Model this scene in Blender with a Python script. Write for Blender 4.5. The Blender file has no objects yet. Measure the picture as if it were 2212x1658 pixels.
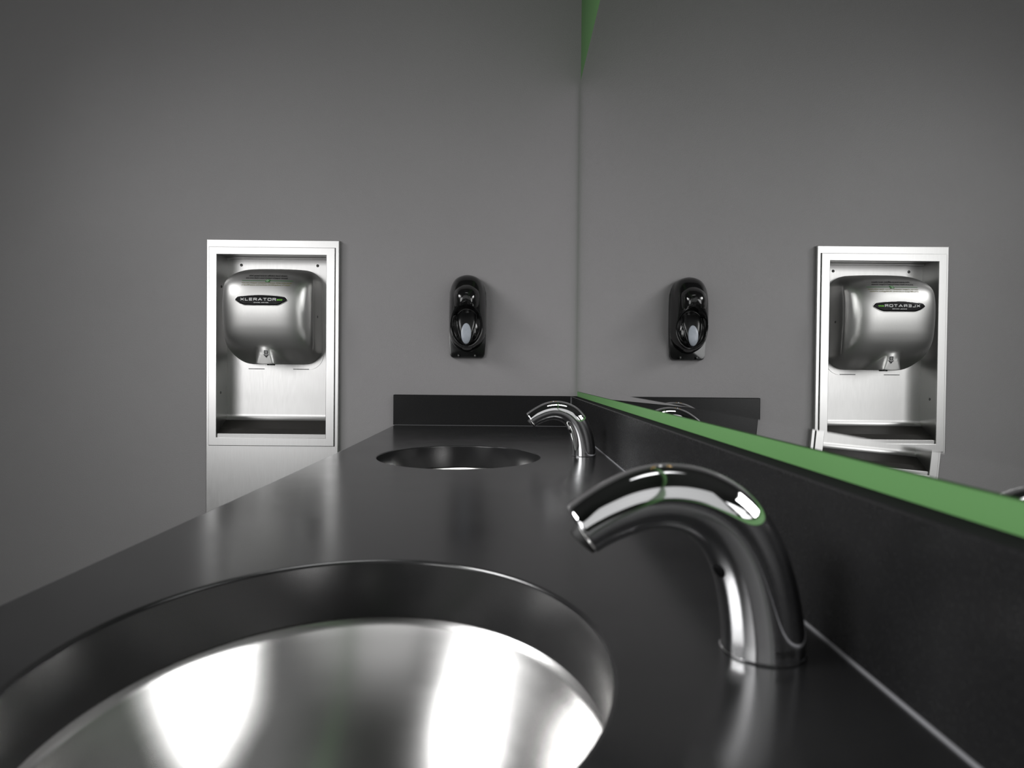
import bpy, bmesh, math, random
from mathutils import Vector, Matrix

random.seed(4)
PI = math.pi
H = 1.0278            # eye height of the camera above the floor
D = 2.15              # distance to the far wall
CT = -0.1678          # worktop surface, relative to the eye
GW = 0.2258           # green wall face
C = bpy.context.scene.collection
scene = bpy.context.scene


# ------------------------------------------------------------------ helpers
def V(x, y, z):
    return Vector((x, y, z + H))


def obj(name, bm, mat, parent=None, smooth=None):
    bmesh.ops.remove_doubles(bm, verts=bm.verts, dist=1e-6)
    bmesh.ops.recalc_face_normals(bm, faces=bm.faces)
    me = bpy.data.meshes.new(name)
    bm.to_mesh(me)
    bm.free()
    if mat:
        me.materials.append(mat)
    o = bpy.data.objects.new(name, me)
    C.objects.link(o)
    if smooth is not None:
        me.set_sharp_from_angle(angle=math.radians(smooth))
        for p in me.polygons:
            p.use_smooth = True
    if parent:
        o.parent = parent
        o.matrix_parent_inverse = Matrix.Translation(-parent.location)
    return o


def thing(name, label, cat, loc, group=None):
    o = bpy.data.objects.new(name, None)
    o.empty_display_size = 0.05
    o.location = loc
    C.objects.link(o)
    tag(o, label, cat, group)
    return o


def tag(o, label, cat, group=None):
    o['label'] = label
    o['category'] = cat
    if group:
        o['group'] = group


def struct(o, label, cat):
    o['kind'] = 'structure'
    o['label'] = label
    o['category'] = cat
    return o


def box(bm, x0, x1, y0, y1, z0, z1, bev=0.0, seg=2):
    b = bmesh.new()
    vs = [b.verts.new(V(x, y, z)) for x in (x0, x1) for y in (y0, y1) for z in (z0, z1)]
    for q in ((0, 1, 3, 2), (4, 6, 7, 5), (0, 4, 5, 1), (2, 3, 7, 6), (0, 2, 6, 4), (1, 5, 7, 3)):
        b.faces.new([vs[i] for i in q])
    if bev:
        bmesh.ops.bevel(b, geom=list(b.edges), offset=bev, segments=seg, profile=0.5, affect='EDGES')
    join(bm, b)


def join(bm, b):
    m = {}
    for v in b.verts:
        m[v] = bm.verts.new(v.co)
    for f in b.faces:
        try:
            bm.faces.new([m[v] for v in f.verts])
        except ValueError:
            pass
    b.free()


def loft(bm, rings, closed=True, cap0=False, cap1=False):
    vr = [[bm.verts.new(p) for p in r] for r in rings]
    n = len(vr[0])
    for a, b in zip(vr, vr[1:]):
        for i in range(n if closed else n - 1):
            j = (i + 1) % n
            bm.faces.new((a[i], a[j], b[j], b[i]))
    if cap0:
        bm.faces.new(vr[0][::-1])
    if cap1:
        bm.faces.new(vr[-1])
    return vr


def tube(bm, pts, r, n=10, caps=True):
    pts = [Vector(p) for p in pts]
    rings = []
    up = None
    for i, p in enumerate(pts):
        t = (pts[min(i + 1, len(pts) - 1)] - pts[max(i - 1, 0)]).normalized()
        if up is None:
            up = Vector((0, 0, 1)) if abs(t.z) < 0.9 else Vector((1, 0, 0))
        a = (up - t * up.dot(t)).normalized()
        up = a
        b = t.cross(a)
        rr = r[i] if isinstance(r, (list, tuple)) else r
        rings.append([p + (a * math.cos(2 * PI * k / n) + b * math.sin(2 * PI * k / n)) * rr for k in range(n)])
    loft(bm, rings, True, caps, caps)


def disc(bm, c, nrm, r, h, n=20, bev=0.25):
    """short cylinder with a softened front edge, standing on c along nrm"""
    c = Vector(c)
    nrm = Vector(nrm).normalized()
    a = nrm.orthogonal().normalized()
    b = nrm.cross(a)

    def ring(rr, hh):
        return [c + nrm * hh + (a * math.cos(2 * PI * k / n) + b * math.sin(2 * PI * k / n)) * rr for k in range(n)]
    e = h * bev
    loft(bm, [ring(r, 0), ring(r, h - e), ring(r - e * .4, h - e * .3), ring(r - e, h)], True, True, True)


def sstep(a, b, x):
    t = min(1, max(0, (x - a) / (b - a)))
    return t * t * (3 - 2 * t)


def interp(tab, x):
    """smooth (Catmull-Rom) lookup in a table of (x, y)"""
    n = len(tab)
    if x <= tab[0][0]:
        return tab[0][1]
    if x >= tab[-1][0]:
        return tab[-1][1]
    for i in range(n - 1):
        if tab[i][0] <= x <= tab[i + 1][0]:
            x0, y0 = tab[i]
            x1, y1 = tab[i + 1]
            m0 = (y1 - tab[max(i - 1, 0)][1]) / (x1 - tab[max(i - 1, 0)][0])
            m1 = (tab[min(i + 2, n - 1)][1] - y0) / (tab[min(i + 2, n - 1)][0] - x0)
            h = x1 - x0
            t = (x - x0) / h
            return (y0 * (1 + 2 * t) * (1 - t) ** 2 + h * m0 * t * (1 - t) ** 2 +
                    y1 * t * t * (3 - 2 * t) + h * m1 * t * t * (t - 1))


# ---------------------------------------------------------------- materials
def mat(name, col, rough=.5, metal=0., spec=.5, coat=0., bump=None, var=None, aniso=0., emit=None, brush=None):
    m = bpy.data.materials.new(name)
    m.use_nodes = True
    nt = m.node_tree
    p = nt.nodes['Principled BSDF']
    p.inputs['Base Color'].default_value = (*col, 1)
    p.inputs['Roughness'].default_value = rough
    p.inputs['Metallic'].default_value = metal
    p.inputs['Specular IOR Level'].default_value = spec
    p.inputs['Coat Weight'].default_value = coat
    p.inputs['Coat Roughness'].default_value = .05
    p.inputs['Anisotropic'].default_value = aniso
    if emit:
        p.inputs['Emission Color'].default_value = (*emit[0], 1)
        p.inputs['Emission Strength'].default_value = emit[1]
    tc = nt.nodes.new('ShaderNodeTexCoord')
    mp = nt.nodes.new('ShaderNodeMapping')
    nt.links.new(tc.outputs['Object'], mp.inputs['Vector'])
    if brush:
        mp.inputs['Scale'].default_value = brush
    if bump:
        sc, st, dist, det = bump
        nz = nt.nodes.new('ShaderNodeTexNoise')
        nz.inputs['Scale'].default_value = sc
        nz.inputs['Detail'].default_value = det
        bp = nt.nodes.new('ShaderNodeBump')
        bp.inputs['Strength'].default_value = st
        bp.inputs['Distance'].default_value = dist
        nt.links.new(mp.outputs[0], nz.inputs['Vector'])
        nt.links.new(nz.outputs['Fac'], bp.inputs['Height'])
        nt.links.new(bp.outputs[0], p.inputs['Normal'])
    if var:
        sc, c2, r2, det = var
        nz = nt.nodes.new('ShaderNodeTexNoise')
        nz.inputs['Scale'].default_value = sc
        nz.inputs['Detail'].default_value = det
        nz.inputs['Roughness'].default_value = .65
        nt.links.new(mp.outputs[0], nz.inputs['Vector'])
        rp = nt.nodes.new('ShaderNodeMapRange')
        rp.inputs['From Min'].default_value = .3
        rp.inputs['From Max'].default_value = .7
        nt.links.new(nz.outputs['Fac'], rp.inputs['Value'])
        mx = nt.nodes.new('ShaderNodeMix')
        mx.data_type = 'RGBA'
        mx.inputs[6].default_value = (*col, 1)
        mx.inputs[7].default_value = (*c2, 1)
        nt.links.new(rp.outputs[0], mx.inputs[0])
        nt.links.new(mx.outputs[2], p.inputs['Base Color'])
        rr = nt.nodes.new('ShaderNodeMapRange')
        rr.inputs['To Min'].default_value = rough
        rr.inputs['To Max'].default_value = r2
        nt.links.new(rp.outputs[0], rr.inputs['Value'])
        nt.links.new(rr.outputs[0], p.inputs['Roughness'])
    return m


M = {}
M['wall'] = mat('grey_wall_paint', (.315, .305, .310), .50, spec=.4, bump=(300, .30, .0020, 2), var=(2.2, (.30, .290, .295), .55, 4))
M['room'] = mat('grey_room_paint', (.17, .169, .169), .7, bump=(300, .1, .001, 2))
M['ceiling'] = mat('ceiling_paint', (.08, .08, .08), .8, bump=(120, .1, .001, 3))
M['floor'] = mat('floor_tile', (.14, .14, .141), .45, var=(6, (.165, .165, .166), .55, 5))
M['green'] = mat('green_wall_paint', (.125, .285, .100), .5, spec=.3, bump=(330, .08, .001, 2))
M['counter'] = mat('charcoal_worktop', (.011, .011, .0115), .185, spec=.75, bump=(700, .03, .0004, 4), var=(9, (.018, .018, .0185), .225, 8))
M['splash'] = mat('charcoal_upstand', (.0105, .0105, .011), .25, spec=.22, var=(420, (.015, .015, .0155), .28, 3))
M['sawn'] = mat('honed_upstand_edge', (.012, .012, .0125), .7, spec=.02, var=(60, (.016, .016, .0165), .8, 6))
M['caulk'] = mat('grey_caulk', (.2, .2, .21), .35, spec=.5)
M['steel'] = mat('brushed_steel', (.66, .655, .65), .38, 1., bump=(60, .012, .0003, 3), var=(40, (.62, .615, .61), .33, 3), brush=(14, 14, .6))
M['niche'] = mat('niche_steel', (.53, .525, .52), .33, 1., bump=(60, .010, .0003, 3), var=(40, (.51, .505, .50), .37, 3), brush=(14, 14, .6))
M['niche_floor'] = mat('dark_niche_floor', (.030, .028, .026), .42, spec=.3, var=(60, (.036, .034, .031), .5, 3))
M['dryer'] = mat('dryer_brushed_steel', (.60, .595, .585), .41, 1., bump=(70, .012, .0002, 3), var=(50, (.58, .575, .565), .45, 3), brush=(14, 14, .6))
M['basin'] = mat('satin_steel_bowl', (.76, .75, .74), .235, 1., var=(6, (.74, .73, .72), .26, 3), brush=(1, 1, 8))
M['chrome'] = mat('polished_chrome', (.80, .80, .81), .045, 1., var=(50, (.78, .78, .79), .06, 3))
M['dark'] = mat('dark_hole', (.006, .006, .006), .5, var=(40, (.009, .009, .009), .6, 2))
M['screw'] = mat('screw_steel', (.30, .295, .29), .3, 1., var=(300, (.2, .2, .2), .4, 2))
M['black'] = mat('gloss_black_plastic', (.0065, .0065, .0068), .13, spec=.5, coat=.35, var=(30, (.008, .008, .008), .17, 3))
M['satinblack'] = mat('satin_black_plastic', (.010, .010, .0105), .3, spec=.5, var=(30, (.013, .013, .013), .36, 3))
M['window'] = mat('frosted_sight_window', (.36, .39, .44), .3, spec=.5, var=(120, (.40, .43, .48), .36, 3))
M['badge'] = mat('badge_black', (.004, .004, .0045), .4, spec=.12, var=(40, (.008, .008, .009), .28, 2))
M['white'] = mat('print_white', (.85, .85, .85), .5, var=(90, (.8, .8, .8), .55, 2))
M['lime'] = mat('print_lime', (.16, .62, .02), .5, var=(90, (.15, .58, .02), .55, 2))
M['pgreen'] = mat('print_green', (.05, .22, .05), .5, var=(90, (.045, .2, .045), .55, 2))
M['olive'] = mat('print_olive', (.22, .21, .07), .5, var=(90, (.2, .19, .06), .55, 2))
M['ink'] = mat('print_black', (.012, .012, .012), .45, var=(90, (.015, .015, .015), .5, 2))
M['gold'] = mat('print_gold', (.30, .18, .04), .4, .3, var=(90, (.27, .16, .035), .4, 2))
M['mirror'] = mat('silvered_glass', (.90, .905, .90), .0, 1.)
M['glassedge'] = mat('polished_glass_edge', (.45, .47, .46), .12, .3, var=(90, (.42, .44, .43), .16, 2))

# ---------------------------------------------------------------- the room
RX0, RY0, RZ1 = -2.7, -2.2, 1.75
WT = 0.14
# far wall with the opening that takes the recessed steel niche
bm = bmesh.new()
NX0, NX1, NZ0, NZ1 = -.9860, -.5830, -.2310, .4080
for (x0, x1, z0, z1) in ((RX0, NX0, -H, RZ1), (NX1, GW + WT, -H, RZ1), (NX0, NX1, -H, NZ0), (NX0, NX1, NZ1, RZ1)):
    box(bm, x0, x1, D, D + WT, z0, z1)
struct(obj('wall_back', bm, M['wall']), 'grey painted end wall behind the dryer niche and soap dispenser', 'wall')
bm = bmesh.new()
box(bm, GW, GW + WT, RY0, D, -H, RZ1)
struct(obj('wall_right', bm, M['green']), 'green painted wall behind the mirror', 'wall')
bm = bmesh.new()
box(bm, RX0 - WT, RX0, RY0, D, -H, RZ1)
struct(obj('wall_left', bm, M['room']), 'grey wall far left of the counter', 'wall')
bm = bmesh.new()
box(bm, RX0 - WT, GW + WT, RY0 - WT, RY0, -H, RZ1)
struct(obj('wall_front', bm, M['room']), 'grey wall opposite the end wall', 'wall')
bm = bmesh.new()
box(bm, RX0 - WT, GW + WT, RY0 - WT, D + WT, -H - .1, -H)
struct(obj('floor', bm, M['floor']), 'dark tiled floor below the counter', 'floor')
bm = bmesh.new()
box(bm, RX0 - WT, GW + WT, RY0 - WT, D + WT, RZ1, RZ1 + .1)
struct(obj('ceiling', bm, M['ceiling']), 'plain grey ceiling over the counter', 'ceiling')

# ---------------------------------------------------------------- the mirror
MX = .2231                      # reflecting face
mz0, mz1, my0, my1 = -.0514, .9610, -.55, D - .0145
bw, bh = .0135, .00060          # bevelled border
t = thing('wall_mirror', 'large frameless mirror on the green wall above the long dark side upstand', 'mirror', V(GW, 1.0, mz0))
bm = bmesh.new()


def quad(bm, pts):
    bm.faces.new([bm.verts.new(p) for p in pts])


o4 = [(my0, mz0), (my1, mz0), (my1, mz1), (my0, mz1)]
i4 = [(my0 + bw, mz0 + bw), (my1 - bw, mz0 + bw), (my1 - bw, mz1 - bw), (my0 + bw, mz1 - bw)]
ov = [bm.verts.new(V(MX - bh, *p)) for p in o4]
iv = [bm.verts.new(V(MX, *p)) for p in i4]
bm.faces.new(iv)
for k in range(4):
    bm.faces.new((ov[k], ov[(k + 1) % 4], iv[(k + 1) % 4], iv[k]))
obj('mirror_glass', bm, M['mirror'], t)
bm = bmesh.new()
e = .0002
oe = [bm.verts.new(V(MX - bh, *p)) for p in o4]
ob = [bm.verts.new(V(GW - .0002, *p)) for p in o4]
for k in range(4):
    bm.faces.new((oe[k], oe[(k + 1) % 4], ob[(k + 1) % 4], ob[k]))
bm.faces.new(ob)
obj('mirror_edge', bm, M['glassedge'], t)

# ---------------------------------------------------------------- countertop
SA, SB = .1662, .1915           # half axes of the basin cut-outs
SINKS = [(-.1045, .3895), (-.1025, 1.3360)]
SPX = .2038                     # face of the side upstand
STZ = -.0683                    # top of the upstands
ct = thing('countertop', 'long dark charcoal stone worktop with two round basin cut-outs', 'countertop', V(-.1, .9, CT - .05))
bm = bmesh.new()
CY0 = -.45
N = 96


def edge_loop(inset):
    r = []
    pts = [(-.3635 + inset, CY0 + inset), (GW, CY0 + inset), (GW, D), (-.3790 + inset, D), (-.3660 + inset, 1.45), (-.3635 + inset, .9)]
    return pts


def ell(c, da, n=N):
    return [(c[0] + (SA + da) * math.cos(2 * PI * k / n), c[1] + (SB + da) * math.sin(2 * PI * k / n)) for k in range(n)]


def mkloop(pts, z):
    return [bm.verts.new(V(x, y, z)) for x, y in pts]


def edges_of(l):
    r = []
    for a, b in zip(l, l[1:] + l[:1]):
        ed = bm.edges.get((a, b)) or bm.edges.new((a, b))
        r.append(ed)
    return r


R = .0028
prof = [(R, 0), (R * .62, -R * .08), (R * .29, -R * .29), (R * .08, -R * .62), (0, -R)]
ho = [[mkloop(ell(c, da), CT + dz) for da, dz in prof] + [mkloop(ell(c, 0), CT - .05)] for c in SINKS]
oo = [mkloop(edge_loop(da), CT + dz) for da, dz in prof] + [mkloop(edge_loop(0), CT - .05)]
for zi in (0, -1):
    es = edges_of(oo[zi])
    for h in ho:
        es += edges_of(h[zi])
    bmesh.ops.triangle_fill(bm, use_beauty=True, use_dissolve=False, edges=es)
for stack in [oo] + ho:
    for a, b in zip(stack, stack[1:]):
        n = len(a)
        for k in range(n):
            j = (k + 1) % n
            bm.faces.new((a[k], a[j], b[j], b[k]))
obj('slab', bm, M['counter'], ct, 9)


def saw_top(o):
    """the upper edge of an upstand is honed, not polished"""
    o.data.materials.append(M['sawn'])
    for p in o.data.polygons:
        if p.normal.z > .9:
            p.material_index = 1


bm = bmesh.new()
box(bm, SPX, GW - .0002, CY0, D - .0002, CT, STZ, .0018, 3)
o = obj('upstand', bm, M['splash'], ct)
saw_top(o)
o['label'] = 'long side upstand under the mirror'
bm = bmesh.new()
box(bm, -.3828, SPX - .0002, D - .019, D - .0002, CT, STZ, .0018, 3)
o = obj('upstand', bm, M['splash'], ct)
saw_top(o)
o['label'] = 'short upstand on the end wall'
bm = bmesh.new()
tube(bm, [V(SPX, y, CT + .0004) for y in [CY0 + .001 + i * .1 for i in range(26)] + [D - .019]], .0015, 8)
obj('caulk_bead', bm, M['caulk'], ct, 60)
bm = bmesh.new()
tube(bm, [V(SPX - .0006, D - .0195, CT), V(SPX - .0006, D - .0195, STZ - .003)], .0013, 8)
tube(bm, [V(-.378, D - .0192, CT), V(SPX, D - .0192, CT)], .0008, 8)
obj('caulk_bead', bm, M['caulk'], ct, 60)

# ---------------------------------------------------------------- basins


def make_basin(c, label):
    zt = CT - .0502
    t = thing('sink_basin', label, 'sink', V(c[0], c[1], zt - .14), 'undermounted steel basins')
    bm = bmesh.new()
    n = 96
    dep = .120
    prof = [(.022, 0.), (.004, 0.), (.0015, -.0012)]
    rings = []

    def er(sa, sb, z):
        return [V(c[0] + sa * math.cos(2 * PI * k / n), c[1] + sb * math.sin(2 * PI * k / n), zt + z) for k in range(n)]
    for da, dz in prof:
        rings.append(er(SA + da, SB + da, dz))
    K = 40
    for i in range(1, K + 1):
        q = 1 - i / K
        z = -dep * (1 - q ** 2.3) - .002
        rings.append(er(.022 + (SA - .0205) * q, .022 + (SB - .0205) * q, z))
    inner = loft(bm, rings)
    # outside of the pressed shell
    outer = [[V(0, 0, 0)] * 0]
    ro = [er(SA + .022, SB + .022, -.0012), er(SA + .005, SB + .005, -.0014)]
    for i in range(1, K + 1):
        q = 1 - i / K
        ro.append(er(.022 + (SA - .0175) * q, .022 + (SB - .0175) * q, -dep * (1 - q ** 2.3) - .0045))
    loft(bm, ro)
    obj('bowl', bm, M['basin'], t, 60)
    bm = bmesh.new()
    zb = -dep - .002

    def cr(r, z):
        return [V(c[0] + r * math.cos(2 * PI * k / 40), c[1] + r * math.sin(2 * PI * k / 40), zt + z) for k in range(40)]
    loft(bm, [cr(.0295, zb + .0015), cr(.0285, zb + .0028), cr(.0235, zb + .0022), cr(.021, zb - .002), cr(.020, zb - .03)])
    dr = obj('drain_flange', bm, M['chrome'], t, 50)
    bm = bmesh.new()
    disc(bm, V(c[0], c[1], zt + zb - .028), (0, 0, 1), .0195, .002, 24)
    obj('drain_hole', bm, M['dark'], t)


make_basin(SINKS[0], 'satin steel basin nearest the camera, wide bowl filling the bottom of the photo')
make_basin(SINKS[1], 'steel basin farther along the counter, only a bright sliver of bowl showing')

# ---------------------------------------------------------------- faucets
# centre line in the X-Z plane (relative to eye), half thickness in plane, half width across
FP = [(.1574, -.1678, .0248, .0250), (.1571, -.1560, .0245, .0247), (.1552, -.1400, .0241, .0243), (.1518, -.1240, .0236, .0240),
      (.1468, -.1090, .0232, .0237), (.1396, -.0956, .0228, .0234), (.1300, -.0850, .0221, .0230), (.1180, -.0777, .0212, .0226),
      (.1050, -.0740, .0204, .0222), (.0920, -.0735, .0196, .0218), (.0790, -.0761, .0189, .0214), (.0660, -.0814, .0180, .0208),
      (.0555, -.0870, .0172, .0202), (.0462, -.0932, .0166, .0196)]


def make_faucet(yc, label):
    t = thing('sensor_faucet', label, 'faucet', V(.1574, yc, CT), 'chrome sensor faucets')
    P = len(FP)
    tab = [[(i / (P - 1), FP[i][k]) for i in range(P)] for k in range(4)]

    def frame(s):
        c = Vector((interp(tab[0], s), interp(tab[1], s)))
        e = .004
        d = Vector((interp(tab[0], min(1, s + e)) - interp(tab[0], max(0, s - e)), interp(tab[1], min(1, s + e)) - interp(tab[1], max(0, s - e)))).normalized()
        nrm = Vector((d.y, -d.x))     # outward side of the bend
        if nrm.y < 0 and s > .5 or nrm.x < 0 and s < .3:
            nrm = -nrm
        return c, d, nrm, interp(tab[2], s), interp(tab[3], s)

    def pt(s, th, off=0.):
        c, d, nrm, r, ry = frame(s)
        co, si = math.cos(th), math.sin(th)
        q = c + nrm * ((r + off) * co)
        return V(q.x, yc - (ry + off) * si, q.y)
    bm = bmesh.new()
    n = 64
    rings = []
    L = 90
    for i in range(L + 1):
        s = i / L
        rings.append([pt(s, 2 * PI * k / n) for k in range(n)])
    # softly closed mouth
    c, d, nrm, r, ry = frame(1)
    for f_, a_ in ((.97, .0012), (.90, .0018), (.80, .0018)):
        rings.append([V((c + d * a_ + nrm * r * f_ * math.cos(2 * PI * k / n)).x, yc - ry * f_ * math.sin(2 * PI * k / n),
                        (c + d * a_ + nrm * r * f_ * math.cos(2 * PI * k / n)).y) for k in range(n)])
    loft(bm, rings, True, True, True)
    obj('spout', bm, M['chrome'], t, 50)
    c, d, nrm, r, ry = frame(1)
    # outlet
    bm = bmesh.new()
    base = c + d * .001 - nrm * .0058
    dn = (d * .9 - nrm * .25).normalized()
    disc(bm, V(base.x, yc, base.y) - Vector((dn.x, 0, dn.y)) * .004, (dn.x, 0, dn.y), .0098, .0092, 28, .12)
    obj('aerator', bm, M['dark'], t, 40)
    # sensor eye on the inner side of the post
    bm = bmesh.new()
    s = .315
    a1 = pt(s, PI - .42)
    nn = (pt(s, PI - .42, .01) - a1).normalized()
    disc(bm, a1 - nn * .001, nn, .0046, .0016, 24, .4)
    obj('sensor_eye', bm, M['badge'], t, 40)
    # base ring
    bm = bmesh.new()

    def rg(a, z):
        return [V(.1574 + a * math.cos(2 * PI * k / 64), yc + (a + .0002) * math.sin(2 * PI * k / 64), CT + z) for k in range(64)]
    loft(bm, [rg(.0252, 0.0001), rg(.0255, .0004), rg(.0255, .0012), rg(.0245, .0016)])
    obj('base_ring', bm, M['chrome'], t, 60)
    # small printed mark on the crown: two gold ticks with a white dot
    s = .685
    bm = bmesh.new()
    for sg in (-1, 1):
        q = [pt(s + sg * .016 + j * .0035 * sg, .22 + .05 * abs(j - 1), .0001) for j in range(4)]
        tube(bm, q, .00038, 6)
    obj('crown_mark', bm, M['gold'], t, 60)
    bm = bmesh.new()
    disc(bm, pt(s, .22, -.0004), pt(s, .22, .02) - pt(s, .22, 0), .0009, .0007, 12)
    obj('crown_dot', bm, M['white'], t, 60)
    return t


def text_mesh(body, size, wscale=1.0, shear=0.0, bold=0.0, res=3):
    cu = bpy.data.curves.new('lettering', 'FONT')
    cu.body = body
    cu.size = size
    cu.shear = shear
    cu.offset = bold
    cu.resolution_u = res
    cu.align_x = 'CENTER'
    o = bpy.data.objects.new('lettering', cu)
    C.objects.link(o)
    dg = bpy.context.evaluated_depsgraph_get()
    me = bpy.data.meshes.new_from_object(o.evaluated_get(dg))
    bpy.data.objects.remove(o)
    for v in me.vertices:
        v.co.x *= wscale
    return me


def text_obj(name, me, fn, m, parent, width=None, height=None):
    """bend flat lettering onto a surface with fn(u, v) -> world point"""
    xs = [v.co.x for v in me.vertices]
    ys = [v.co.y for v in me.vertices]
    cx = (min(xs) + max(xs)) / 2
    kx = width / (max(xs) - min(xs)) if width else 1
    ky = height / (max(ys) - min(ys)) if height else 1
    y0 = min(ys)
    bm = bmesh.new()
    bm.from_mesh(me)
    bpy.data.meshes.remove(me)
    if width and width > .05:
        bmesh.ops.triangulate(bm, faces=bm.faces)
    for v in bm.verts:
        v.co = fn((v.co.x - cx) * kx, (v.co.y - y0) * ky)
    me2 = bpy.data.meshes.new(name)
    bm.to_mesh(me2)
    bm.free()
    me2.materials.append(m)
    o = bpy.data.objects.new(name, me2)
    C.objects.link(o)
    o.parent = parent
    o.matrix_parent_inverse = Matrix.Translation(-parent.location)
    return o


FY = [.396, 1.357]
f1 = make_faucet(FY[0], 'chrome arched sensor faucet nearest the camera, blurred and large')
f2 = make_faucet(FY[1], 'small chrome arched sensor faucet by the far basin, below the soap dispenser')
for f, yc in ((f1, FY[0]), (f2, FY[1])):
    def onbase(u, v):
        a = -PI / 2 + .15 + u / .025
        return V(.1574 + .0250 * math.cos(a), yc + .0252 * math.sin(a), CT + .0055 + v)
    text_obj('base_lettering', text_mesh('TOTO', .006, 1.2, bold=.0001), onbase, M['ink'], f, .0125, .0032)

# ---------------------------------------------------------------- recessed steel surround
PX0, PX1, PZ1, PZ0 = -1.0006, -.5647, .4369, -.62
OX0, OX1, OZ1, OZ0 = -.9643, -.6050, .3868, -.2145
IX0, IX1, IZ1, IZ0 = -.9903, -.5776, .4113, -.2408
t = thing('recessed_wall_panel', 'tall brushed steel panel with a lit niche set into the grey end wall', 'wall panel', V((PX0 + PX1) / 2, D, PZ0))


def frame_bm(bm, x0, x1, z0, z1, hx0, hx1, hz0, hz1, y0, y1, bev=.0012):
    """rectangular plate with a rectangular hole, front at y0"""
    O = [(x0, z0), (x1, z0), (x1, z1), (x0, z1)]
    I = [(hx0, hz0), (hx1, hz0), (hx1, hz1), (hx0, hz1)]

    def off(L, s):
        sg = [(1, 1), (-1, 1), (-1, -1), (1, -1)]
        return [(x + a * s, z + b * s) for (x, z), (a, b) in zip(L, sg)]
    loops = [(O, y1), (O, y0 + bev), (off(O, bev * .3), y0 + bev * .3), (off(O, bev), y0), (off(I, -bev), y0), (off(I, -bev * .3), y0 + bev * .3), (I, y0 + bev), (I, y1)]
    vs = [[bm.verts.new(V(x, y, z)) for x, z in L] for L, y in loops]
    for a, b in zip(vs, vs[1:] + vs[:1]):
        for k in range(4):
            j = (k + 1) % 4
            bm.faces.new((a[k], a[j], b[j], b[k]))


bm = bmesh.new()
frame_bm(bm, PX0, PX1, PZ0, PZ1, NX0 + .006, NX1 - .006, NZ0 + .006, NZ1 - .006, D - .015, D - .0002, .0022)
obj('face_panel', bm, M['steel'], t)
bm = bmesh.new()
frame_bm(bm, IX0, IX1, IZ0, IZ1, OX0, OX1, OZ0, OZ1, D - .0205, D - .0148, .0012)
obj('trim_frame', bm, M['steel'], t)
# thin dark joint round the trim frame
bm = bmesh.new()
frame_bm(bm, IX0 - .0010, IX1 + .0018, IZ0 - .0012, IZ1 + .0010, IX0 + .004, IX1 - .004, IZ0 + .004, IZ1 - .004, D - .0153, D - .0148, .0001)
obj('trim_joint', bm, M['dark'], t)
# niche: back sheet with a coved foot, sides and top
BY = 2.2200
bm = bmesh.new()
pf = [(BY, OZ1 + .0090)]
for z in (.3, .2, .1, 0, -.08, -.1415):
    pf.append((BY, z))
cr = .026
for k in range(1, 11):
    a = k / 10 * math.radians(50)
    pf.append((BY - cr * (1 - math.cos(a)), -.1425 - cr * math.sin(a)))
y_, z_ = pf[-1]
niche_floor = [(y_ - .0005, z_ - .0004), (2.165, z_ - .0245), (D - .002, OZ0 + .011)]
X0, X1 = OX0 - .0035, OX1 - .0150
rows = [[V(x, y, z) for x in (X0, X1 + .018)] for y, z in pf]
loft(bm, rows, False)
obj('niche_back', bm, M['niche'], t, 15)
bm = bmesh.new()
loft(bm, [[V(x, y, z) for x in (X0 + .0003, X1 + .0177)] for y, z in niche_floor], False)
obj('niche_floor_sheet', bm, M['niche_floor'], t, 15)  # floor of the niche, coloured darker than the niche steel
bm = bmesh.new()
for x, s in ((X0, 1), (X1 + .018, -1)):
    vs = [bm.verts.new(V(x, y, z)) for y, z in pf + niche_floor[1:]] + [bm.verts.new(V(x, D - .0150, OZ0 + .002)), bm.verts.new(V(x, D - .0150, OZ1 + .009))]
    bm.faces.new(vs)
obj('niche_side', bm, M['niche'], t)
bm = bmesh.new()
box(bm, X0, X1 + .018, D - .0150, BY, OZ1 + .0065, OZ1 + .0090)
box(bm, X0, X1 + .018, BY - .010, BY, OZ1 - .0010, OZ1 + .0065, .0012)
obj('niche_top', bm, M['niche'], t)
bm = bmesh.new()
box(bm, OX0 + .0005, OX1 - .0005, D - .0150, D - .0005, OZ0 - .0006, OZ0 + .0125, .001)
obj('niche_sill', bm, M['niche'], t)


def screw(c, nrm, r=.0036, parent=t):
    bm = bmesh.new()
    disc(bm, c, nrm, r, .0022, 20, .6)
    s = obj('screw', bm, M['screw'], parent, 50)
    bm = bmesh.new()
    disc(bm, Vector(c) + Vector(nrm) * .00225, nrm, r * .45, .0002, 6)
    obj('screw_socket', bm, M['dark'], s)
    bm = bmesh.new()
    disc(bm, Vector(c), nrm, r * 1.35, .0006, 20)
    obj('screw_washer', bm, M['dark'], s)


for c in (V(-.9207, BY, .3666), V(-.6602, BY, .3669)):
    screw(c, (0, -1, 0))
for c in (V(X0, 2.1734, .2864), V(X0, 2.1702, -.0679)):
    screw(c, (1, 0, 0), .0034)

# ---------------------------------------------------------------- hand dryer
DX, DZ0, DH = -.7885, .0285, .3205
DB = BY - .0018                    # back of the cover
d = thing('hand_dryer', 'brushed steel hand dryer with black XLERATOR badge hanging in the steel niche', 'hand dryer', V(DX, DB, DZ0))
dt = [(0, .064), (.010, .082), (.022, .100), (.036, .1175), (.055, .1350), (.08, .1500), (.11, .1595), (.14, .1650), (.17, .1680), (.20, .1680),
      (.225, .1650), (.248, .158), (.268, .147), (.284, .133), (.296, .117), (.305, .098), (.3115, .078), (.317, .052), (.3205, .022)]
CRT, CRB = .062, .066


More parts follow.
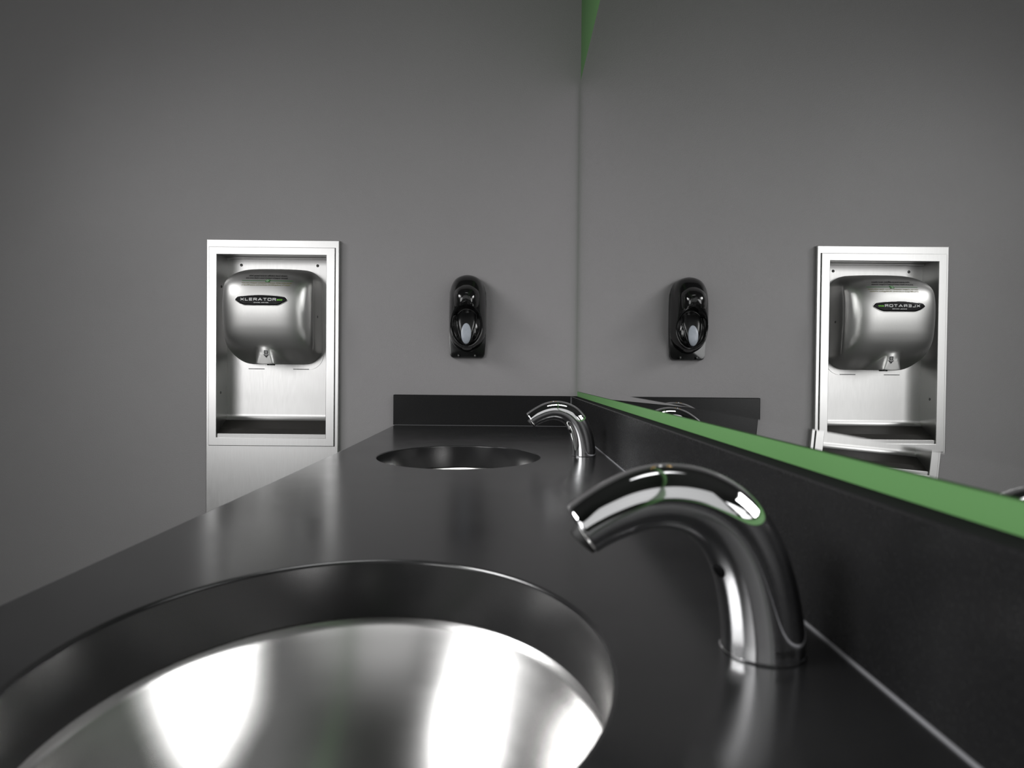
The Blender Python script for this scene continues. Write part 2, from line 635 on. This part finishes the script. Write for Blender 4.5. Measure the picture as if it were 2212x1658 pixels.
def dw(z):
    w = .1492
    if z > DH - CRT:
        q = (z - (DH - CRT)) / CRT
        w -= CRT * (1 - math.sqrt(max(0, 1 - min(1, q) ** 2)))
    if z < CRB:
        q = (CRB - z) / CRB
        w -= CRB * (1 - math.sqrt(max(0, 1 - q * q)))
    return w




def ne(z):
    return 2.5 + 2.2 * sstep(0, .11, z) * sstep(0, .075, DH - z)



def bumpf(x, z):
    """the flared nozzle at the foot of the cover and the hollows either side of it"""
    w = .041 - .42 * z
    n = 1 - sstep(w * .62, w * 1.45, abs(x))
    g = .1350 + .11 * z - interp(dt, z)
    g = .5 * (g + math.sqrt(g * g + .004 ** 2)) - .0003
    side = (sstep(w * .9, w * 1.9, abs(x)) * (1 - sstep(.085, .125, abs(x)))) * (1 - sstep(.0, .06, z))
    return g * n * (1 - sstep(.07, .10, z)) - .010 * side


def surf(x, z):
    w = dw(z)
    u = min(.9999, abs(x) / w)
    return interp(dt, z) * (1 - u ** ne(z)) ** (1 / ne(z)) + bumpf(x, z) * sstep(0, .35, 1 - u)


bm = bmesh.new()
rings = []
K = 84
MM = 120
for i in range(K + 1):
    z = DH * (i / K)
    # finer steps near the two ends
    z = DH * (.5 - .5 * math.cos(PI * i / K)) * .6 + z * .4
    w, dp = dw(z), interp(dt, z)
    ring = []
    for k in range(MM + 1):
        a = PI * k / MM
        # blend of angle spacing so that the rounded shoulders get enough vertices
        ca, sa = math.cos(a), math.sin(a)
        x = w * math.copysign(abs(ca) ** (2 / ne(z)), ca)
        y = dp * sa ** (2 / ne(z)) if sa > 1e-6 else 0
        u = abs(x) / w
        y += bumpf(x, z) * sstep(0, .35, 1 - u)
        # shallow flat cheek pressed into either flank
        fr = y / dp
        if u > .9:
            ck = (1 - sstep(.56, .66, fr)) * sstep(.035, .06, z) * (1 - sstep(.262, .285, z))
            x -= math.copysign(.0042 * ck, x)
        ring.append(V(DX + x, DB - y, DZ0 + z))
    rings.append(ring)
vr = loft(bm, rings, False)
bm.faces.new(vr[0])
bm.faces.new(vr[-1][::-1])
cov = obj('cover', bm, M['dryer'], d, 55)


def ds(u, v, off=.0005):
    x, z = u, v - DZ0
    return V(DX + x, DB - surf(x, z) - off, v)


# mounting plate with two slots
bm = bmesh.new()
px0, px1, pz0, pz1, pr = -.9385, -.6385, .0112, .3470, .052


def rrect(x0, x1, z0, z1, r, n=10):
    P = []
    for cx, cz, a0 in ((x1 - r, z1 - r, 0), (x0 + r, z1 - r, 90), (x0 + r, z0 + r, 180), (x1 - r, z0 + r, 270)):
        for k in range(n + 1):
            a = math.radians(a0 + 90 * k / n)
            P.append((cx + r * math.cos(a), cz + r * math.sin(a)))
    return P


P = rrect(px0, px1, pz0, pz1, pr)
loft(bm, [[V(x, BY - .0001, z) for x, z in P], [V(x, BY - .0017, z) for x, z in P]], True, True, True)
obj('mounting_plate', bm, M['niche'], d, 30)
for x0, x1 in ((-.8939, -.8395), (-.7415, -.6875)):
    bm = bmesh.new()
    box(bm, x0, x1, BY - .0021, BY - .0002, .0117, .0139)
    obj('slot', bm, M['dark'], d)
# nozzle under the front lip
bm = bmesh.new()
tube(bm, [V(DX + .006, DB - .094, DZ0 + .012), V(DX + .006, DB - .094, DZ0 - .0042)], .0125, 24)
obj('nozzle', bm, M['satinblack'], d, 40)
# side screw
bm = bmesh.new()
disc(bm, V(DX + .1440, DB - .052, .1880), (1, 0, 0), .0046, .0022, 20, .5)
s = obj('side_screw', bm, M['screw'], d, 50)
bm = bmesh.new()
disc(bm, V(DX + .1462, DB - .052, .1880), (1, 0, 0), .0018, .0002, 6)
obj('screw_socket', bm, M['dark'], s)
# black badge
bm = bmesh.new()
bx0, bx1 = -.8690 - DX, -.7066 - DX
nb = 60


def btop(t_):
    return .2444 - .0068 * abs(t_) ** 2.0 - .0052 * sstep(.90, 1, abs(t_)) ** 2


def bbot(t_):
    return .2128 + .0158 * (max(0, abs(t_) - .60) / .40) ** 1.5


cols = []
for k in range(nb + 1):
    t_ = -1 + 2 * k / nb
    t_ = math.copysign(abs(t_) ** .8, t_)
    x = (bx0 + bx1) / 2 + t_ * (bx1 - bx0) / 2
    a, b = bbot(t_), btop(t_)
    col = []
    for j, (f_, off) in enumerate(((0, -.001), (0, .0016), (.05, .0026), (.2, .0028), (.4, .0028), (.6, .0028), (.8, .0028), (.95, .0026), (1, .0016), (1, -.001))):
        col.append(ds(x, a + (b - a) * f_, off))
    cols.append(col)
vr = loft(bm, cols, False)
bm.faces.new(vr[0])
bm.faces.new(vr[-1][::-1])
badge = obj('name_badge', bm, M['badge'], d, 50)
# steel rim round the badge
bm = bmesh.new()
loop = []
for k in range(nb + 1):
    t_ = -1 + 2 * k / nb
    t_ = math.copysign(abs(t_) ** .8, t_)
    loop.append(ds((bx0 + bx1) / 2 + t_ * (bx1 - bx0) / 2 * 1.008, btop(t_) + .0006, .0006))
for k in range(nb, -1, -1):
    t_ = -1 + 2 * k / nb
    t_ = math.copysign(abs(t_) ** .8, t_)
    loop.append(ds((bx0 + bx1) / 2 + t_ * (bx1 - bx0) / 2 * 1.008, bbot(t_) - .0006, .0006))
tube(bm, loop + [loop[0]], .0011, 6, False)
obj('badge_rim', bm, M['steel'], badge, 60)

# wide squared lettering drawn as strokes
GL = {'X': [[(0, 0), (1, 1)], [(0, 1), (1, 0)]],
      'L': [[(.05, 1.08), (.05, 0), (1, 0)]],
      'E': [[(1, 1), (0.05, 1), (.05, 0), (1, 0)], [(.05, .5), (.9, .5)]],
      'R': [[(.05, -.08), (.05, 1), (.85, 1), (.95, .88), (.95, .6), (.85, .46), (.05, .46)], [(.55, .46), (1, -.04)]],
      'A': [[(0, -.05), (.5, 1.02), (1, -.05)], [(.22, .32), (.78, .32)]],
      'T': [[(0, 1), (1, 1)], [(.5, 1), (.5, -.08)]],
      'O': [[(.5, 0), (.12, 0), (.04, .1), (.04, .9), (.12, 1), (.88, 1), (.96, .9), (.96, .1), (.88, 0), (.5, 0)]]}


def stroke(bm, pts, w, fn):
    """flat ribbon of width w through pts in the (u, v) plane"""
    q = [Vector(p) for p in pts]
    L, Rr = [], []
    for i, p in enumerate(q):
        if i == 0:
            dd = (q[1] - q[0]).normalized()
        elif i == len(q) - 1:
            dd = (q[-1] - q[-2]).normalized()
        else:
            dd = ((q[i] - q[i - 1]).normalized() + (q[i + 1] - q[i]).normalized()).normalized()
        nn = Vector((-dd.y, dd.x))
        k = 1.0
        if 0 < i < len(q) - 1:
            k = 1 / max(.5, nn.dot(Vector((-(q[i] - q[i - 1]).normalized().y, (q[i] - q[i - 1]).normalized().x))))
        L.append(bm.verts.new(fn(*(p + nn * w * k / 2))))
        Rr.append(bm.verts.new(fn(*(p - nn * w * k / 2))))
    for i in range(len(q) - 1):
        bm.faces.new((L[i], L[i + 1], Rr[i + 1], Rr[i]))


def ob2(off):
    return lambda x, z: ds(x, z, off)


bm = bmesh.new()
u0, u1 = -.8522 - DX, -.7402 - DX
zb, zh = .2278, .0068
wd = [1.1, .9, .95, 1.05, 1.25, 1.05, 1.1, 1.05]
gap = .42
tot = sum(wd) + gap * 7
x = u0
for ch, w_ in zip('XLERATOR', wd):
    cw = w_ / tot * (u1 - u0)
    for ln in GL[ch]:
        stroke(bm, [(x + px * cw, zb + pz * zh) for px, pz in ln], 0.0019, ob2(.0032))
    x += cw + gap / tot * (u1 - u0)
obj('badge_lettering', bm, M['white'], badge)
text_obj('badge_lettering', text_mesh('eco', .008, 1.3, .25, .0003), lambda u, v: ds(-.7288 - DX + u, .2276 + v, .0032), M['lime'], badge, .0175, .0048)
text_obj('badge_lettering', text_mesh('EXCEL DRYER', .004, 1.3, 0, .00012), lambda u, v: ds(-.7862 - DX + u, .2196 + v, .0032), M['white'], badge, .047, .0027)
# printed instructions on the sloping crown
for body, zz, h_, w_, cx_, mm, bold in (('High speed energy efficient hand dryers', .3075, .0062, .122, -.778, 'ink', .00022),
                                        ('are now being used instead of paper towels.', .2990, .0058, .134, -.7790, 'ink', .0002),
                                        ('One ton of paper consumes 17 trees, three cubic yards', .2822, .0052, .158, -.7760, 'olive', .00008),
                                        ('of landfill space and pollutes 20,000 gallons of water.', .2752, .0052, .155, -.7775, 'olive', .00008)):
    text_obj('printed_line', text_mesh(body, .007, 1, .3, bold, 2), lambda u, v: ds(cx_ - DX + u, zz + v, .0012), M[mm], cov, w_, h_)
bm = bmesh.new()
for a, b in ((-.8562, -.7815), (-.7660, -.6945)):
    n_ = 14
    for k in range(n_):
        x0 = a + (b - a) * k / n_ - DX
        x1 = a + (b - a) * (k + 1) / n_ - DX
        bm.faces.new([bm.verts.new(ds(*p, .0010)) for p in ((x0, .2922), (x1, .2922), (x1, .2933), (x0, .2933))])
x0, x1 = -.7808 - DX, -.7672 - DX
bm.faces.new([bm.verts.new(ds(*p, .0014)) for p in ((x0, .2886), (x1 - .001, .2886), (x1 + .001, .2970), (x0 + .002, .2970))])
obj('printed_rule', bm, M['pgreen'], cov)
bm = bmesh.new()
mx = -.7738 - DX
for k in range(3):
    a = math.radians(90 + 120 * k)
    a2 = math.radians(90 + 120 * (k + .62))
    stroke(bm, [(mx + .0034 * math.cos(a), (.2928) + .0026 * math.sin(a)), (mx + .0034 * math.cos(a2), (.2928) + .0026 * math.sin(a2))], .0011, ob2(.0018))
obj('printed_emblem', bm, M['white'], cov)
# sensor arrow mark above the nozzle
ax = -.7821 - DX
bm = bmesh.new()


def poly(bm, pts, off):
    bm.faces.new([bm.verts.new(ds(x_, z_, off)) for x_, z_ in pts])


poly(bm, [(ax - .0072, .0590), (ax + .0072, .0590), (ax + .0072, .0722), (ax - .0072, .0722)], .0007)
poly(bm, [(ax - .0110, .0595), (ax + .0110, .0595), (ax, .0465)], .0007)
obj('arrow_outline', bm, M['white'], cov)
bm = bmesh.new()
poly(bm, [(ax - .0062, .0600), (ax + .0062, .0600), (ax + .0062, .0712), (ax - .0062, .0712)], .0009)
poly(bm, [(ax - .0092, .0585), (ax + .0092, .0585), (ax, .0478)], .0009)
obj('sensor_arrow', bm, M['ink'], cov)
bm = bmesh.new()
poly(bm, [(ax - .0036, .0630), (ax + .0036, .0630), (ax + .0036, .0692), (ax - .0036, .0692)], .0013)
poly(bm, [(ax - .0040, .0545), (ax + .0040, .0545), (ax + .0046, .0592), (ax - .0046, .0592)], .0013)
poly(bm, [(ax - .0014, .0595), (ax + .0014, .0595), (ax + .0014, .0630), (ax - .0014, .0630)], .0013)
obj('sensor_window', bm, M['screw'], cov)

# ---------------------------------------------------------------- soap dispenser
SX, SZ0 = -.1405, .0545
sd = thing('soap_dispenser', 'glossy black wall soap dispenser with pale oval window beside the mirror', 'soap dispenser', V(SX, D, SZ0))
# back plate
bm = bmesh.new()
P = []
for zz, w_ in ((0, .046), (.003, .0525), (.012, .0572), (.05, .0600), (.10, .0612), (.18, .0612), (.215, .0598), (.235, .0545), (.252, .044), (.262, .0315), (.2695, .010)):
    P.append((w_, zz))
P = P + [(-w_, zz) for w_, zz in P[::-1]]


def pl(s, y):
    return [V(SX + w_ * s, y, SZ0 + .12 + (zz - .12) * s) for w_, zz in P]


loft(bm, [pl(1, D - .0002), pl(1, D - .013), pl(.985, D - .016), pl(.95, D - .0165)], True, True, True)
obj('back_plate', bm, M['black'], sd, 35)
# ribs at the foot of the plate
for sx in (-.028, .026):
    bm = bmesh.new()
    box(bm, SX + sx - .0025, SX + sx + .0025, D - .026, D - .015, SZ0 + .002, SZ0 + .012, .0012)
    obj('plate_clip', bm, M['black'], sd, 35)
SH = .2725
wt = [(.020, .004), (.022, .014), (.028, .026), (.038, .0395), (.052, .0500), (.070, .0570), (.095, .0602), (.14, .0610), (.18, .0602), (.205, .0592), (.228, .0560), (.245, .0498), (.257, .0420), (.265, .0310), (.270, .0180), (.272, .009), (.2725, .002)]
dtb = [(.020, .020), (.026, .036), (.036, .053), (.050, .068), (.070, .082), (.10, .092), (.14, .097), (.18, .097), (.20, .093), (.225, .082), (.245, .069), (.258, .056), (.266, .044), (.270, .034), (.2725, .024)]


def dish(x, z):
    """hollow on the front of the cover, an egg shape seen from the front"""
    zc, hz = .100, (.066 if z < .100 else .075)
    r = math.sqrt((x / .0525) ** 2 + ((z - zc) / hz) ** 2)
    k = 1 - sstep(.78, 1.0, r)
    return k


bm = bmesh.new()
rings = []
K, MM = 220, 240
n_e = 2.7
for i in range(K + 1):
    z = .020 + (SH - .020) * (.5 - .5 * math.cos(PI * i / K))
    w_, dp = interp(wt, z), interp(dtb, z)
    ring = []
    for k in range(MM + 1):
        x = w_ * (-math.cos(PI * k / MM))
        u = abs(x) / w_
        y = dp * max(0, 1 - u ** n_e) ** (1 / n_e)
        kk = dish(x, z)
        deep = .016 + .028 * sstep(.05, .165, z)
        y = max(y - kk * deep, min(y, .012))
        ring.append(V(SX + x, D - y, SZ0 + z))
    rings.append(ring)
vr = loft(bm, rings, False)
bm.faces.new(vr[0])
bm.faces.new(vr[-1][::-1])
obj('cover', bm, M['black'], sd, 50)
# overhanging push hood
bm = bmesh.new()
rings = []
for i in range(41):
    v = i / 40
    # from the lower lip up over the forehead
    ring = []
    for k in range(49):
        a = -1 + 2 * k / 48
        lip = .163 + .0085 * (1 - a * a) * (1 - sstep(.0, .5, abs(a))) * .9 - .002 * a * a
        z = lip + (.233 - lip) * v
        w_ = .0412 * (1 - .45 * max(0, (v - .45) / .55) ** 2.6) * (1 - .05 * (1 - v))
        x = a * w_
        prof_ = interp([(0, .1030), (.12, .1065), (.3, .1075), (.5, .1050), (.7, .0970), (.85, .0870), (1, .0720)], v)
        y = (prof_ + .005) * (1 - .24 * abs(a) ** 3.2)
        ring.append(V(SX + x, D - y, SZ0 + z))
    ring = [V(ring[0].x - SX, D - .055, ring[0].z - H) + Vector((SX, 0, 0))] + ring + [V(ring[-1].x - SX, D - .055, ring[-1].z - H) + Vector((SX, 0, 0))]
    rings.append(ring)
und = []
for k in range(51):
    a = -1 + 2 * k / 50
    und.append(V(SX + a * .036, D - .050, SZ0 + .178))
loft(bm, [und] + rings, False)
hood = obj('push_hood', bm, M['black'], sd, 50)
# embossed mark on the hood
bm = bmesh.new()
for rr, a0, a1 in ((.0030, 40, 140), (.0055, 35, 145)):
    tube(bm, [V(SX + rr * math.cos(math.radians(a0 + (a1 - a0) * k / 8)), D - .1124, SZ0 + .1915 + rr * math.sin(math.radians(a0 + (a1 - a0) * k / 8)) * .9) for k in range(9)], .0004, 6)
tube(bm, [V(SX - .003, D - .1124, SZ0 + .190), V(SX, D - .1124, SZ0 + .1855), V(SX + .003, D - .1124, SZ0 + .190)], .0004, 6)
obj('embossed_mark', bm, M['satinblack'], hood, 60)
# inner shield with bright curved edges
bm = bmesh.new()
rings = []
for i in range(31):
    v = i / 30
    z = .040 + (.148 - .040) * v
    w_ = .0310 * (1 - (1 - v) ** 2.1) ** .62 + .0006
    ring = []
    for k in range(25):
        a = -1 + 2 * k / 24
        y = interp([(0, .0735), (.2, .0775), (.5, .0740), (.8, .0630), (1, .0520)], v) - .010 * abs(a) ** 5 + .002
        ring.append(V(SX + a * w_, D - y, SZ0 + z))
    ring = [V(SX - w_, D - .040, SZ0 + z)] + ring + [V(SX + w_, D - .040, SZ0 + z)]
    rings.append(ring)
loft(bm, rings, False)
sh = obj('shield', bm, M['satinblack'], sd, 60)
for sg in (-1, 1):
    bm = bmesh.new()
    q = []
    for i in range(1, 29):
        v = i / 30
        z = .040 + (.148 - .040) * v
        w_ = .0310 * (1 - (1 - v) ** 2.1) ** .62 + .0006
        y = interp([(0, .0735), (.2, .0775), (.5, .0740), (.8, .0630), (1, .0520)], v) - .004
        q.append(V(SX + sg * w_, D - y, SZ0 + z))
    tube(bm, q, .0019, 8)
    obj('shield_rim', bm, M['black'], sh, 60)
# rim of the hollow
bm = bmesh.new()
q = []
for k in range(49):
    a = math.radians(170 + 200 * k / 48)
    x, zz = .0515 * math.cos(a), .100 + (.0645 if math.sin(a) < 0 else .073) * math.sin(a)
    u = abs(x) / interp(wt, zz)
    y = interp(dtb, zz) * max(0, 1 - u ** n_e) ** (1 / n_e)
    q.append(V(SX + x, D - y + .0010, SZ0 + zz))
tube(bm, q, .0014, 8)
obj('hollow_rim', bm, M['black'], sd, 60)
# oval sight window
bm = bmesh.new()
rings = []
for f_, off in ((1, 0), (1, .0018), (.93, .0030), (.6, .0040), (.25, .0043), (.02, .0044)):
    ring = []
    for k in range(48):
        a = 2 * PI * k / 48
        x, zz = .0162 * f_ * math.cos(a), .0770 + .0335 * f_ * math.sin(a)
        v = (zz - .040) / .108
        y = interp([(0, .0735), (.2, .0775), (.5, .0740), (.8, .0630), (1, .0520)], v) + .0015 + off
        ring.append(V(SX + x, D - y, SZ0 + zz))
    rings.append(ring)
loft(bm, rings, True, True, True)
obj('sight_window', bm, M['window'], sd, 60)

# ---------------------------------------------------------------- lamps


def area(name, loc, target, sx, sy, power, spread=180, col=(1, 1, 1)):
    l = bpy.data.lights.new(name, 'AREA')
    l.shape = 'RECTANGLE'
    l.size, l.size_y = sx, sy
    l.energy = power
    l.spread = math.radians(spread)
    l.color = col
    o = bpy.data.objects.new(name, l)
    o.location = V(*loc)
    o.rotation_euler = (V(*target) - V(*loc)).to_track_quat('-Z', 'Y').to_euler()
    C.objects.link(o)
    return o


area('tall_softbox', (-2.05, -1.05, .42), (-.30, 2.15, -.10), 1.6, 1.5, 9.6, 98)
area('side_softbox', (-2.15, .50, 1.32), (.2, .70, -.35), 1.7, .62, 17.5, 88)
area('rear_softbox', (-.25, -1.60, 1.02), (-.15, 1.2, -.55), 2.0, 1.8, 5.2, 150)
area('ceiling_lamp', (-.10, 1.02, 1.72), (-.10, 1.25, -.2), .6, .35, 1.0, 60)

w = bpy.data.worlds.new('world')
w.use_nodes = True
w.node_tree.nodes['Background'].inputs[0].default_value = (.02, .02, .02, 1)
scene.world = w

# ---------------------------------------------------------------- camera
cam = bpy.data.cameras.new('camera')
cam.sensor_width = 36
cam.lens = 1397 / 2212 * 36
cam.clip_start = .01
cam.dof.use_dof = True
cam.dof.focus_distance = 2.05
cam.dof.aperture_fstop = 8.5
co = bpy.data.objects.new('camera', cam)
C.objects.link(co)
rgt, up, fw = Vector((.99994, -.0036, .0097)), Vector((-.0096, .0139, .99986)), Vector((.0037, .9999, -.0139))
mtx = Matrix((rgt, up, -fw)).transposed().to_4x4()
mtx.translation = V(0, 0, 0)
co.matrix_world = mtx
scene.camera = co

scene.view_settings.view_transform = 'Standard'
scene.view_settings.look = 'None'
scene.view_settings.gamma = 1
scene.view_settings.use_curve_mapping = False
scene.view_settings.exposure = 0
